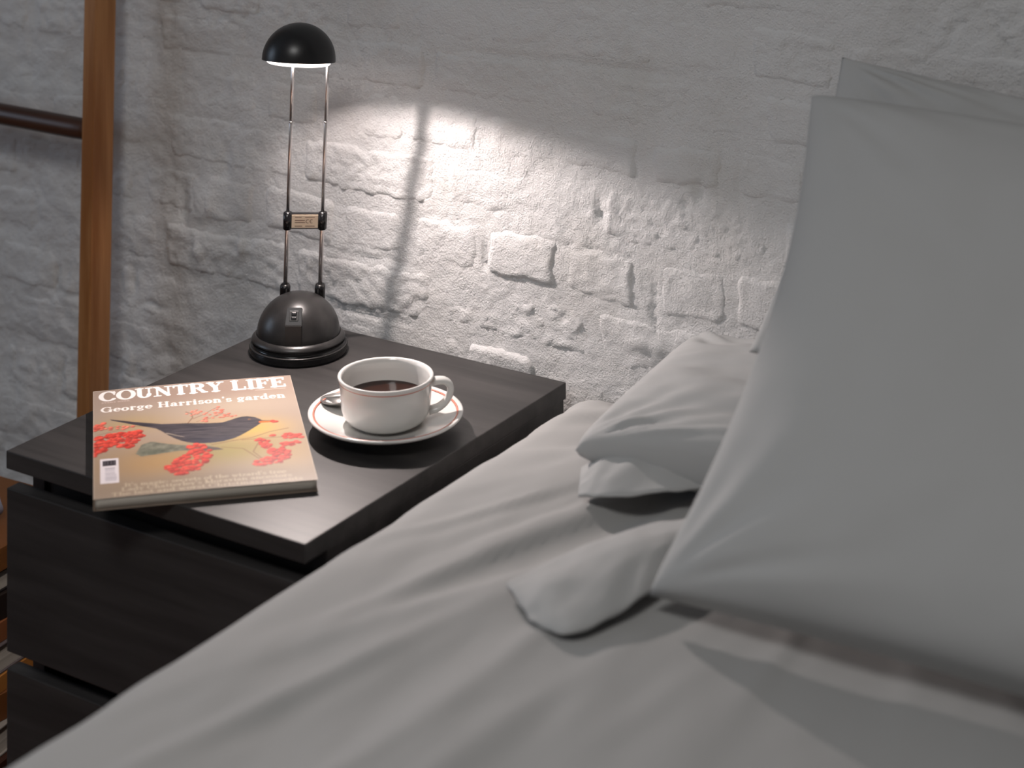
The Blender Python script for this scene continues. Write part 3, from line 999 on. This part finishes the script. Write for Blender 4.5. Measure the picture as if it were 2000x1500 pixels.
G = {
    'C': (0.92, [gl_arc(.48, .5, .40, .47, 42, 318), gl_line(.80, .62, .80, .95, TN), gl_line(.80, .20, .76, .14, TN)]),
    'O': (0.98, [gl_arc(.49, .5, .41, .47, 0, 360)]),
    'U': (0.96, [gl_line(.22, .3, .22, .97, TK), gl_line(.05, .965, .40, .965, TN), gl_arc(.48, .33, .26, .31, 180, 360, TK, TN), gl_line(.745, .3, .745, .97, TN * 1.1), gl_line(.60, .965, .90, .965, TN)]),
    'N': (1.02, [gl_line(.20, .03, .20, .95, TN * 1.1), gl_line(.05, .035, .36, .035, TN), gl_line(.05, .965, .26, .965, TN), gl_line(.20, .94, .80, .06, TK), gl_line(.82, .06, .82, .97, TN * 1.1), gl_line(.66, .965, .98, .965, TN)]),
    'T': (0.88, stem(.44, 0, 1, True, False) + [gl_line(.08, .955, .80, .955, TN * 1.2), gl_line(.075, .76, .075, .955, TN), gl_line(.805, .76, .805, .955, TN)]),
    'R': (0.98, stem(.22, 0, 1, True, False) + [gl_line(.06, .965, .50, .965, TN), gl_arc(.48, .74, .24, .225, -90, 90), gl_line(.22, .515, .5, .515, TN), gl_line(.50, .50, .80, .05, TK * .95), gl_line(.72, .035, .95, .035, TN)]),
    'Y': (0.90, [gl_line(.45, .03, .45, .45, TK), gl_line(.28, .035, .62, .035, TN), gl_line(.45, .45, .16, .95, TK), gl_line(.46, .45, .74, .95, TN * 1.1), gl_line(.02, .965, .34, .965, TN), gl_line(.60, .965, .88, .965, TN)]),
    'L': (0.84, stem(.22, 0, 1) + [gl_line(.22, .035, .74, .035, TN * 1.2), gl_line(.76, .035, .76, .28, TN)]),
    'I': (0.46, stem(.23, 0, 1)),
    'F': (0.80, stem(.22, 0, 1, True, False) + [gl_line(.06, .96, .70, .96, TN * 1.2), gl_line(.72, .74, .72, .96, TN), gl_line(.22, .52, .56, .52, TN), gl_line(.56, .40, .56, .64, TN)]),
    'E': (0.86, stem(.22, 0, 1, False, False) + [gl_line(.06, .96, .74, .96, TN * 1.2), gl_line(.76, .76, .76, .96, TN), gl_line(.22, .52, .56, .52, TN), gl_line(.56, .40, .56, .64, TN), gl_line(.06, .04, .76, .04, TN * 1.2), gl_line(.79, .04, .79, .26, TN)]),
    'G': (1.0, [gl_arc(.48, .5, .40, .47, 45, 330), gl_line(.80, .62, .80, .95, TN), gl_line(.80, .08, .80, .42, TK), gl_line(.62, .42, .95, .42, TN)]),
    'H': (1.04, stem(.23, 0, 1) + stem(.80, 0, 1) + [gl_line(.23, .51, .80, .51, TN)]),
    'M': (1.16, stem(.20, 0, 1, True, False, .13) + stem(.94, 0, 1, True, False) + [gl_line(.08, .965, .24, .965, TN), gl_line(.22, .95, .57, .06, TK), gl_line(.57, .06, .92, .95, TN), gl_line(.90, .965, 1.08, .965, TN)]),
    'W': (1.2, [gl_line(.14, .95, .38, .05, TK), gl_line(.38, .05, .60, .85, TN), gl_line(.60, .85, .82, .05, TK), gl_line(.82, .05, 1.04, .95, TN), gl_line(.02, .965, .30, .965, TN), gl_line(.92, .965, 1.16, .965, TN)]),
    'V': (.94, [gl_line(.16, .95, .47, .05, TK), gl_line(.47, .05, .76, .95, TN), gl_line(.02, .965, .34, .965, TN), gl_line(.62, .965, .90, .965, TN)]),
    'K': (.98, stem(.22, 0, 1) + [gl_line(.24, .42, .74, .95, TN), gl_line(.40, .56, .78, .05, TK), gl_line(.66, .035, .96, .035, TN), gl_line(.6, .965, .9, .965, TN)]),
    'a': (.66, [gl_line(.46, .06, .46, .46, TK * .9), gl_arc(.30, .48, .16, .16, 0, 160, TK * .8, TN), gl_arc(.28, .19, .17, .15, 60, 300), gl_line(.30, .36, .46, .36, TN), gl_line(.44, .035, .62, .035, TN)]),
    'b': (.70, [gl_line(.18, .0, .18, .98, TK * .9)] + half1(.18, 1) + [gl_arc(.38, .32, .22, .29, -130, 130)]),
    'c': (.58, [gl_arc(.32, .32, .22, .29, 50, 310), gl_line(.48, .46, .50, .54, TN)]),
    'd': (.72, [gl_line(.52, .03, .52, .98, TK * .9)] + half1(.52, 1) + [gl_line(.5, .035, .68, .035, TN), gl_arc(.32, .32, .22, .29, 50, 310)]),
    'e': (.62, [gl_arc(.32, .32, .22, .29, 8, 292), gl_line(.14, .35, .53, .35, TN), gl_line(.42, .05, .51, .13, TN * .8)]),
    'f': (.46, [gl_line(.2, .03, .2, .78, TK * .9), gl_arc(.34, .78, .14, .18, 40, 180, TK * .8, TN), gl_line(.04, .62, .40, .62, TN), gl_line(.04, .035, .38, .035, TN)]),
    'g': (.66, [gl_arc(.30, .42, .18, .21, 0, 360, TK * .9, TN), gl_line(.44, .56, .62, .62, TN), gl_arc(.30, -.10, .22, .13, 0, 360, TK * .6, TN), gl_line(.18, .22, .30, .06, TN), gl_line(.2, .05, .46, .03, TN)]),
    'h': (.76, stem(.2, 0, 1, True, False, .13) + half1(.2, 1, .13) + [gl_arc(.40, .40, .17, .23, 0, 140, TK * .9, TN), gl_line(.57, .03, .57, .40, TK * .9), gl_line(.46, .035, .70, .035, TN)]),
    'i': (.40, stem(.2, 0, XH, True, False, .13) + half1(.2, XH, .13) + [gl_line(.2, .86, .2, .87, TK)]),
    'k': (.74, stem(.2, 0, 1, True, False, .13) + half1(.2, 1, .13) + [gl_line(.22, .28, .54, .60, TN), gl_line(.34, .36, .60, .04, TK * .9), gl_line(.5, .035, .72, .035, TN)]),
    'l': (.40, stem(.2, 0, 1, True, False, .13) + half1(.2, 1, .13)),
    'm': (1.1, stem(.2, 0, XH, True, False, .12) + half1(.2, XH, .12) + [gl_arc(.38, .40, .16, .23, 0, 140, TK * .9, TN), gl_line(.54, .03, .54, .40, TK * .9), gl_arc(.72, .40, .16, .23, 0, 150, TK * .9, TN), gl_line(.88, .03, .88, .40, TK * .9), gl_line(.44, .035, .64, .035, TN), gl_line(.78, .035, 1.0, .035, TN)]),
    'n': (.76, stem(.2, 0, XH, True, False, .13) + half1(.2, XH, .13) + [gl_arc(.40, .40, .17, .23, 0, 140, TK * .9, TN), gl_line(.57, .03, .57, .40, TK * .9), gl_line(.46, .035, .70, .035, TN)]),
    'o': (.66, [gl_arc(.33, .32, .23, .29, 0, 360)]),
    'p': (.72, [gl_line(.2, -.28, .2, .62, TK * .9), gl_line(.06, -.28, .34, -.28, TN)] + half1(.2, XH, .13) + [gl_arc(.40, .32, .22, .29, -130, 130)]),
    'r': (.56, stem(.2, 0, XH, True, False, .13) + half1(.2, XH, .13) + [gl_arc(.38, .44, .16, .18, 50, 150, TK * .8, TN), gl_line(.46, .54, .47, .55, TK * .8)]),
    's': (.54, [gl_arc(.28, .47, .16, .15, 30, 270, TK * .7, TN), gl_arc(.28, .17, .17, .15, -150, 90, TK * .7, TN), gl_line(.44, .48, .45, .58, TN), gl_line(.11, .06, .12, .18, TN)]),
    't': (.48, [gl_line(.2, .1, .2, .82, TK * .9), gl_line(.04, .61, .40, .61, TN), gl_arc(.33, .14, .13, .12, 180, 320, TK * .7, TN)]),
    'u': (.76, [gl_line(.2, .2, .2, .62, TK * .9), gl_arc(.36, .22, .16, .19, 180, 330, TK * .8, TN), gl_line(.56, .03, .56, .62, TK * .9), gl_line(.06, .61, .2, .61, TN), gl_line(.42, .61, .56, .61, TN), gl_line(.56, .035, .7, .035, TN)]),
    'v': (.66, [gl_line(.14, .6, .33, .05, TK * .9), gl_line(.33, .05, .52, .6, TN), gl_line(.03, .61, .27, .61, TN), gl_line(.42, .61, .62, .61, TN)]),
    'w': (.94, [gl_line(.13, .6, .30, .05, TK * .9), gl_line(.30, .05, .46, .55, TN), gl_line(.46, .55, .62, .05, TK * .9), gl_line(.62, .05, .80, .6, TN), gl_line(.03, .61, .25, .61, TN), gl_line(.70, .61, .90, .61, TN)]),
    'y': (.68, [gl_line(.14, .6, .34, .05, TK * .9), gl_line(.52, .6, .28, -.22, TN), gl_line(.03, .61, .27, .61, TN), gl_line(.42, .61, .62, .61, TN), gl_line(.16, -.24, .26, -.24, TN)]),
    'z': (.60, [gl_line(.1, .6, .5, .6, TN * 1.2), gl_line(.48, .58, .12, .05, TK * .8), gl_line(.1, .04, .52, .04, TN * 1.2)]),
    "'": (.26, [gl_line(.13, .98, .12, .78, TK * .7)]),
    ':': (.34, [gl_line(.17, .08, .17, .09, TK), gl_line(.17, .5, .17, .51, TK)]),
    ' ': (.36, []),
}


def text_width(s, gap=0.0):
    return sum(G[c][0] + gap for c in s) - gap


def draw_text(s, u0, u1, v, hgt, col, k=1.0, gap=0.0, slope=0.0, bold=1.0, n_soft=0):
    acc = np.zeros(U.shape)
    sx = (u1 - u0) / text_width(s, gap)
    x = 0.0
    for c in s:
        adv, strokes = G[c]
        T = lambda px, py: (u0 + (x + px) * sx, v + py * hgt + slope * ((x + px) * sx))
        for st in strokes:
            if st[0] == 'l':
                _, a, b, c2, d, w = st
                vert = abs(d - b) > abs(c2 - a)
                line(acc, T(a, b), T(c2, d), w * (sx if vert else hgt) * bold)
            else:
                _, cx, cy, rx, ry, a0, a1, wk, wn = st
                nseg = max(8, int(abs(a1 - a0) / 12))
                for i in range(nseg):
                    t0, t1 = math.radians(a0 + (a1 - a0) * i / nseg), math.radians(a0 + (a1 - a0) * (i + 1) / nseg)
                    f0, f1 = abs(math.cos(t0)) ** 1.3, abs(math.cos(t1)) ** 1.3
                    w0, w1 = (wn * hgt + (wk * sx - wn * hgt) * f0) * bold, (wn * hgt + (wk * sx - wn * hgt) * f1) * bold
                    ins0, ins1 = 1, 1
                    line(acc, T(cx + rx * math.cos(t0), cy + ry * math.sin(t0)), T(cx + rx * math.cos(t1), cy + ry * math.sin(t1)), w0, w1)
        x += adv + gap
    if n_soft:
        acc = soft(acc, n_soft)
    paint(acc * k, col)


draw_text('COUNTRY LIFE', 7, 213, 250.5, 27.5, (252, 246, 242), bold=1.45, gap=0.03)
draw_text("George Harrison's garden", 8.5, 209, 218.5, 14.5, (249, 241, 234), bold=1.22, gap=0.05)
draw_text('EVERY WEEK', 9, 40, 244.5, 3.0, (226, 206, 196), .7)
ln = np.zeros(U.shape)
line(ln, (178, 245.5), (211, 245.5), 1.2)
paint(ln * .6, (236, 222, 208))
draw_text("It's magic: secrets of the wizard's tree", 30, 191, 22.5, 8.2, (206, 188, 162), .8, bold=.9, n_soft=2)
draw_text("Lady Chatterley's Moravian ancestors", 27, 196, 13.0, 8.2, (206, 188, 162), .78, bold=.9, n_soft=2)
draw_text("The best and worst Christmas presents", 17, 206, 3.6, 7.6, (206, 188, 162), .75, bold=.9, n_soft=2)
# barcode panel
bc = soft(poly([(7, 35), (25.5, 34), (25.5, 94), (7, 95)]), 1)
paint(bc, (226, 218, 220))
paint(soft(poly([(9.5, 77), (23, 77), (23, 90), (9.5, 90)]), 1), (32, 26, 34))
bt = np.zeros(U.shape)
for x in (11.5, 14.5, 18, 21):
    line(bt, (x, 79.5), (x, 87.5), 1.0)
paint(bt * .35, (150, 140, 150))
bars = np.zeros(U.shape)
v = 40.0
while v < 72:
    w = rb.choice([.5, .8, 1.2])
    line(bars, (12, v), (22.5 if v < 56 else 21, v), w)
    v += w + rb.choice([.9, 1.3, 1.9])
paint(bars * .75, (84, 78, 104))
# pale worn edge of the cover
edge = np.minimum(np.minimum(U, U.max() - U), np.minimum(Vv, Vv.max() - Vv))
paint(np.clip(1 - edge / 1.2, 0, 1) * .45, (214, 200, 186))

mc = bpy.data.materials.new('printed_cover')
mc.use_nodes = True
nt, b = nodes(mc)
at = nt.nodes.new('ShaderNodeAttribute')
at.attribute_name = 'print'
nt.links.new(at.outputs['Color'], b.inputs['Base Color'])
b.inputs['Roughness'].default_value = 0.40
b.inputs['Specular IOR Level'].default_value = 0.45
M['cover_plain'] = mat('cover_stock', srgb(150, 132, 116), 0.4, 0.45)
add_bump(M['cover_plain'], 80, 0.05, 0.0005, 2)


def mag_z(u, v):
    """gentle warp of the paper stack, metres"""
    x, y = u / MW, v / MH_
    return 0.0014 * np.sin(np.pi * x) * (0.5 + 0.5 * y) + 0.0012 * (x ** 3) * y


um, vm = U / 1000, Vv / 1000
um = um * MW / um.max()
vm = vm * MH_ / vm.max()
zt = MT + mag_z(um, vm)
me = fast_mesh('front_cover', np.stack([um, vm, zt], -1), grid_faces(NU, NV))
ca = me.color_attributes.new('print', 'FLOAT_COLOR', 'POINT')
ca.data.foreach_set('color', np.concatenate([np.clip(IMG, 0, 1), np.ones((NU, NV, 1))], -1).astype(np.float32).ravel())
cov = link('front_cover', me, mc, mag)
cov['label'] = 'printed cover, blackbird among red berries under the magazine title'
# page block and back cover
n1, n2 = 40, 40
a1, a2 = np.linspace(0.0016, MW - 0.0012, n1), np.linspace(0.0012, MH_ - 0.0012, n2)
A1, A2 = np.meshgrid(a1, a2, indexing='ij')


def slab(name, A1, A2, z0, z1, mat_):
    n1, n2 = A1.shape
    Vt = np.concatenate([np.stack([A1, A2, z1], -1).reshape(-1, 3), np.stack([A1, A2, z0], -1).reshape(-1, 3)])
    q = grid_faces(n1, n2)
    N = n1 * n2
    ring = [i * n2 for i in range(n1)] + [(n1 - 1) * n2 + j for j in range(1, n2)] + [i * n2 + n2 - 1 for i in range(n1 - 2, -1, -1)] + [j for j in range(n2 - 2, 0, -1)]
    F = np.concatenate([q, q[:, ::-1] + N, np.array([(a + N, b + N, b, a) for a, b in zip(ring, ring[1:] + ring[:1])])])
    return link(name, fast_mesh(name, Vt, F), mat_, mag, False)


slab('page_block', A1, A2, 0 * A1 + 0.0004, MT - 0.00015 + mag_z(A1, A2), M['paper'])
A1b, A2b = np.meshgrid(np.linspace(0, MW, 20), np.linspace(0, MH_, 20), indexing='ij')
slab('back_cover', A1b, A2b, 0 * A1b + 0.0001, 0 * A1b + 0.0004, M['cover_plain'])
box('spine', (-0.0003, 0, 0.0001), (0.0016, MH_, MT - 0.0001), M['cover_plain'], mag, 0.0003)

# ---------------------------------------------------------------- bed: base, mattress, sheet
BX0, BX1, BY0, BY1 = 0.436, 1.90, -1.52, 0.468
bed = empty('bed', ((BX0 + BX1) / 2, (BY0 + BY1) / 2, 0))
tag(bed, 'bed beside the nightstand, its mattress under the white sheet', 'bed')
bo = Vector(bed.location)
M['bed_base'] = mat('dark_bed_base', srgb(60, 52, 46), 0.8, 0.2)
add_bump(M['bed_base'], 300, 0.3, 0.001)
M['ticking'] = mat('mattress_ticking', (0.6, 0.58, 0.55), 0.9, 0.1)
add_bump(M['ticking'], 120, 0.2, 0.002)
box('bed_base', Vector((BX0 + .03, BY0 + .03, .12)) - bo, Vector((BX1 - .03, BY1 - .012, .30)) - bo, M['bed_base'], bed, 0.01, 3)
box('mattress', Vector((BX0 + .03, BY0 + .03, .302)) - bo, Vector((BX1 - .03, BY1 - .02, .535)) - bo, M['ticking'], bed, 0.03, 4)
for x in (BX0 + .12, BX1 - .12):
    for y in (BY0 + .12, BY1 - .12):
        box('leg', Vector((x - .03, y - .03, 0)) - bo, Vector((x + .03, y + .03, .12)) - bo, M['bed_base'], bed, 0.004)

rr = 0.050
prof = []
for z in np.linspace(0.14, 0.512, 30)[:-1]:
    prof.append((BX0 + 0.004 * (1 - (z / .52)), z, -1, 0))
for t in np.linspace(0, math.pi / 2, 18):
    prof.append((BX0 + rr - rr * math.cos(t), 0.520 + rr * math.sin(t), -math.cos(t), math.sin(t)))
for x in np.linspace(BX0 + rr, BX1, 230)[1:]:
    prof.append((x, 0.570, 0, 1))
prof = np.array(prof)
s_ = np.concatenate([[0], np.cumsum(np.hypot(np.diff(prof[:, 0]), np.diff(prof[:, 1])))])
ys = np.linspace(BY0, BY1, 330)
SS, YY = np.meshgrid(s_, ys, indexing='ij')
PX, PZ = np.tile(prof[:, 0][:, None], (1, len(ys))), np.tile(prof[:, 1][:, None], (1, len(ys)))
NX, NZ = np.tile(prof[:, 2][:, None], (1, len(ys))), np.tile(prof[:, 3][:, None], (1, len(ys)))
top = NZ
# long soft pulls running along the bed and fanning out from below the pillows
fan = np.arctan2(PX - 0.80, 0.35 - YY + 0.25)
rad = np.hypot(PX - 0.80, YY - 0.35)
pf = fbm(fan * 6.0 + 0.4, rad * 1.1, 51, 2)
pull = 0.007 * (np.exp(-(pf / 0.22) ** 2) - 0.35) * sstep(0.08, 0.3, rad) + 0.008 * pf
cross = 0.0035 * fbm(PX * 7.0, YY * 2.2, 57, 3)
small = 0.0020 * fbm(PX * 22, YY * 9, 59, 2)
edge_w = 0.25 + 0.75 * sstep(0.46, 0.56, PX)
disp = (pull + cross + small) * edge_w + 0.010 * sstep(0.5, 0.9, PX) * top
disp = disp * (1 - 0.75 * sstep(0.60, 0.95, PX) * sstep(-0.65, -0.08, YY))
disp = disp - 0.030 * sstep(0.40, 0.468, YY) * top
side_f = (1 - top) * sstep(0.50, 0.30, PZ)
disp = disp * np.where(PZ > 0.5, 1, 1 - side_f) + side_f * 0.006 * np.sin(YY * 31 + 2.0 * pn(YY * 4, PZ * 3, 60))
sheet = link('bed_sheet', fast_mesh('bed_sheet', np.stack([PX + NX * disp, YY, PZ + NZ * disp], -1), grid_faces(*SS.shape, flip=True)), M['cotton'])
tag(sheet, 'creased white cotton sheet spread over the bed', 'sheet')


# ---------------------------------------------------------------- pillows
def pillow(name, label, ctr, wdir, hdir, w, h, t, seed, n=90, ear=0.10, crease=1.0, back=1.0, full=0.36, group='white pillows on the bed'):
    root = empty(name, ctr)
    tag(root, label, 'pillow', group)
    wd, hd_ = Vector(wdir).normalized(), Vector(hdir).normalized()
    nd = wd.cross(hd_).normalized()
    hd_ = nd.cross(wd)
    u = np.sin(np.linspace(-np.pi / 2, np.pi / 2, n))
    u = 0.55 * u + 0.45 * np.linspace(-1, 1, n)
    A, B = np.meshgrid(u, u, indexing='ij')
    X = A * w / 2 * (1 - ear * (1 - B ** 2) * np.abs(A) ** 3 * (h / w))
    Y = B * h / 2 * (1 - ear * (0.25 if seed == 71 else 1.0) * (1 - A ** 2) * np.abs(B) ** 3)
    body = ((1 - np.abs(A) ** 2.6) * (1 - np.abs(B) ** 2.6))
    T = t / 2 * np.maximum(body, 0) ** full
    dE = np.minimum(1 - np.abs(A), 1 - np.abs(B))
    wr = np.zeros_like(A)
    for k in range(4):
        ca, cb = (-1 if k % 2 else 1), (-1 if k // 2 else 1)
        an = np.arctan2(B - cb, A - ca)
        rd = np.hypot(A - ca, B - cb)
        wr += 0.010 * crease * pn(an * 5.5, rd * 1.4, seed + k) * np.exp(-(rd / 0.55) ** 2) * sstep(0.02, 0.2, rd)
    wr += 0.007 * crease * fbm(A * 2.2, B * 2.2, seed + 9, 3)
    wr *= sstep(0.0, 0.12, dE)
    out = []
    for sgn in (1, -1):
        Zl = (T + wr) if sgn > 0 else -(T * back + wr * 0.2)
        P = (X[..., None] * np.array(wd) + Y[..., None] * np.array(hd_) + Zl[..., None] * np.array(nd))
        out.append(P.reshape(-1, 3))
    q = grid_faces(n, n)
    me = fast_mesh('pillowcase', np.concatenate(out), np.concatenate([q, q[:, ::-1] + n * n]))
    bm = bmesh.new(); bm.from_mesh(me)
    bmesh.ops.remove_doubles(bm, verts=bm.verts, dist=2e-5)
    bm.to_mesh(me); bm.free()
    link('pillowcase', me, M['cotton_pillow'], root)
    return root, wd, hd_, nd


def flap(root, pts_a, pts_b, bulge, seed, name='pillowcase_hem', thick=0.0022):
    """loose hem of the pillowcase: a cupped strip of cloth lofted between two edges (world points)"""
    ea, eb = bez(pts_a, 10), bez(pts_b, 10)
    m = min(len(ea), len(eb))
    ea = np.array([ea[int(i * (len(ea) - 1) / (m - 1))] for i in range(m)])
    eb = np.array([eb[int(i * (len(eb) - 1) / (m - 1))] for i in range(m)])
    nv = 22
    t = np.linspace(0, 1, nv)
    P = ea[:, None, :] * (1 - t)[None, :, None] + eb[:, None, :] * t[None, :, None]
    z = bulge * np.sin(np.pi * t)[None, :] * np.sin(np.pi * np.linspace(0.0, 1, m))[:, None] ** 0.7
    z = z + 0.003 * fbm(np.linspace(0, 4, m)[:, None] + 0 * t[None, :], 3 * t[None, :] + np.zeros((m, 1)), seed, 2)
    P[..., 2] += z
    # hem thickness
    P = P - np.array(root.location)
    Q = P.copy()
    Q[..., 2] -= thick
    q = grid_faces(m, nv)
    N = m * nv
    ring = [i * nv for i in range(m)] + [(m - 1) * nv + j for j in range(1, nv)] + [i * nv + nv - 1 for i in range(m - 2, -1, -1)] + [j for j in range(nv - 2, 0, -1)]
    F = np.concatenate([q, q[:, ::-1] + N, np.array([(a + N, b + N, b, a) for a, b in zip(ring, ring[1:] + ring[:1])])])
    me = fast_mesh(name, np.concatenate([P.reshape(-1, 3), Q.reshape(-1, 3)]), F)
    bm = bmesh.new(); bm.from_mesh(me)
    bmesh.ops.recalc_face_normals(bm, faces=bm.faces)
    bm.to_mesh(me); bm.free()
    return link(name, me, M['cotton_pillow'], root)


# front pillow: lower left corner (0.755,0.02,0.585), upper left corner (0.775,0.345,0.947)
def corner_pillow(name, label, ll_, ul_, wdir, w, t, seed, **k):
    ll_, ul_ = Vector(ll_), Vector(ul_)
    h = (ul_ - ll_).length
    wd = Vector(wdir).normalized()
    c = (ll_ + ul_) / 2 + wd * w / 2
    return pillow(name, label, c, wd, ul_ - ll_, w, h, t, seed, **k)


p1 = corner_pillow('pillow', 'large white pillow leaning up nearest the camera', (0.757, 0.008, 0.594), (0.772, 0.345, 0.950), (1, 0.02, -0.02), 0.74, 0.18, 71, ear=0.16, back=0.14, crease=0.55, full=0.33)
p2 = corner_pillow('pillow', 'white pillow propped against the brick wall behind the front pillow', (0.742, 0.250, 0.722), (0.757, 0.440, 0.972), (1, 0.0, -0.06), 0.72, 0.07, 81, ear=0.08, back=0.9)
p3 = corner_pillow('pillow', 'white pillow lying flat at the bed head, its corner lit by the lamp', (0.625, 0.205, 0.612), (0.520, 0.460, 0.624), (1, 0.06, 0.02), 0.72, 0.115, 91, ear=0.04, full=0.3, back=0.72)
flap(p1[0], [(0.752, 0.150, 0.604), (0.698, 0.124, 0.594), (0.662, 0.040, 0.590), (0.640, -0.022, 0.5845)], [(0.760, 0.040, 0.590), (0.752, -0.015, 0.590), (0.732, -0.066, 0.5845), (0.690, -0.062, 0.583)], 0.016, 5)
flap(p3[0], [(0.690, 0.300, 0.622), (0.650, 0.265, 0.618), (0.606, 0.225, 0.608), (0.585, 0.200, 0.594)], [(0.720, 0.215, 0.604), (0.690, 0.185, 0.600), (0.640, 0.160, 0.594), (0.605, 0.160, 0.586)], 0.012, 8)

# ---------------------------------------------------------------- ladder leaning on the wall
LX = -0.286      # right face of the near stile
lean = 0.026
lad = empty('wooden_ladder', (LX - 0.25, 0.44, 0))
tag(lad, 'tall wooden ladder with dark round rungs leaning against the brick wall', 'ladder')


def lad_y(z):
    return 0.4625 + (z - 0.9) * lean      # back face of the stiles


for x1 in (LX, LX - 0.48):
    bm = bmesh.new()
    box_bm(bm, (0, 0, 0.92), (0.0215, 0.038, 1.84), 0.0018, 2)
    for v in bm.verts:
        v.co.y += lad_y(v.co.z) - 0.019 - 0.44
        v.co.x += x1 - 0.01075 - (LX - 0.25)
    me = bpy.data.meshes.new('stile'); bm.to_mesh(me); bm.free()
    link('stile', me, M['ladder'], lad, False)
for z in (0.215, 0.752, 1.25, 1.70):
    y = lad_y(z) - 0.019 - 0.44
    xa, xb = LX - 0.48 + 0.25 - LX, LX - 0.0215 + 0.25 - LX
    tube('rung', [(xa, y, z), (xa + .02, y, z), (xb - 0.03, y, z), (xb - 0.012, y, z), (xb + 0.001, y, z)], [0.0135, 0.0142, 0.0142, 0.0135, 0.011], M['rung'], lad, 20)

# ---------------------------------------------------------------- stack of books on the floor left of the nightstand
def book(name, label, cx_, cy_, z0, w, d, h, rz, col, cat='book'):
    r = empty(name, (cx_, cy_, z0), rz)
    tag(r, label, cat, 'books stacked beside the nightstand')
    m = mat('book_' + label.split()[0], srgb(*col), 0.55, 0.4)
    add_bump(m, 200, 0.1, 0.0005)
    c = 0.0022
    box('cover', (-w / 2, -d / 2, h - c), (w / 2, d / 2, h), m, r, 0.0006)
    box('cover', (-w / 2, -d / 2, 0), (w / 2, d / 2, c), m, r, 0.0006)
    box('spine', (-w / 2 - c, -d / 2, 0), (-w / 2, d / 2, h), m, r, 0.0006)
    box('page_block', (-w / 2, -d / 2 + .003, c), (w / 2 - .003, d / 2 - .003, h - c), M['paper'], r, 0)
    return r


zb = 0.0005
for (lab, h, w, d, rz, col) in [('tan book at the bottom of the floor stack', .030, .27, .30, 3.2, (150, 122, 96)),
                                ('dark red-brown book second from the floor', .052, .26, .29, 3.3, (58, 28, 16)),
                                ('pale grey book low in the floor stack', .034, .25, .28, 0.15, (150, 142, 134)),
                                ('brown book in the middle of the floor stack', .032, .25, .28, 3.05, (112, 66, 32)),
                                ('ochre book above the brown one in the floor stack', .020, .23, .27, 3.25, (176, 116, 54)),
                                ('slate grey book in the upper floor stack', .034, .23, .26, 0.1, (98, 88, 88)),
                                ('rust coloured book in the upper floor stack', .024, .22, .26, 3.2, (134, 80, 46)),
                                ('black-brown book near the top of the floor stack', .030, .22, .25, 3.1, (36, 26, 22)),
                                ('black book with white pages near the top of the stack', .026, .21, .24, 0.05, (24, 18, 18)),
                                ('chestnut brown book on top of the floor stack', .028, .21, .24, 3.2, (120, 74, 34))]:
    book('book', lab, -0.330, 0.225, zb, w, d, h, rz, col)
    zb += h + 0.0004
M['blue_cloth'] = mat('pale_blue_cotton', srgb(160, 166, 188), 0.9, 0.1)
add_vary(M['blue_cloth'], 30, srgb(126, 136, 170), srgb(196, 198, 208), .35, .65)
rc = empty('rolled_cloth', (-0.29, 0.18, zb))
tag(rc, 'pale blue rolled cloth lying on top of the book stack', 'cloth')
Vv_, Ff_ = [], []
npt, nw = 60, 16
sp_pts = [((0.004 + 0.0135 * k / npt) * math.cos(k / npt * 14.5), 0.0185 + (0.004 + 0.0135 * k / npt) * math.sin(k / npt * 14.5)) for k in range(npt)]
for k, (a, z) in enumerate(sp_pts):
    for j in range(nw):
        yv = -0.07 + 0.14 * j / (nw - 1)
        Vv_.append((a + 0.0012 * math.sin(j * 1.7), yv + 0.002 * math.sin(k * .9), z))
me = fast_mesh('cloth_roll', np.array(Vv_), grid_faces(npt, nw))
o = link('cloth_roll', me, M['blue_cloth'], rc)
md = o.modifiers.new('thickness', 'SOLIDIFY'); md.thickness = 0.0022
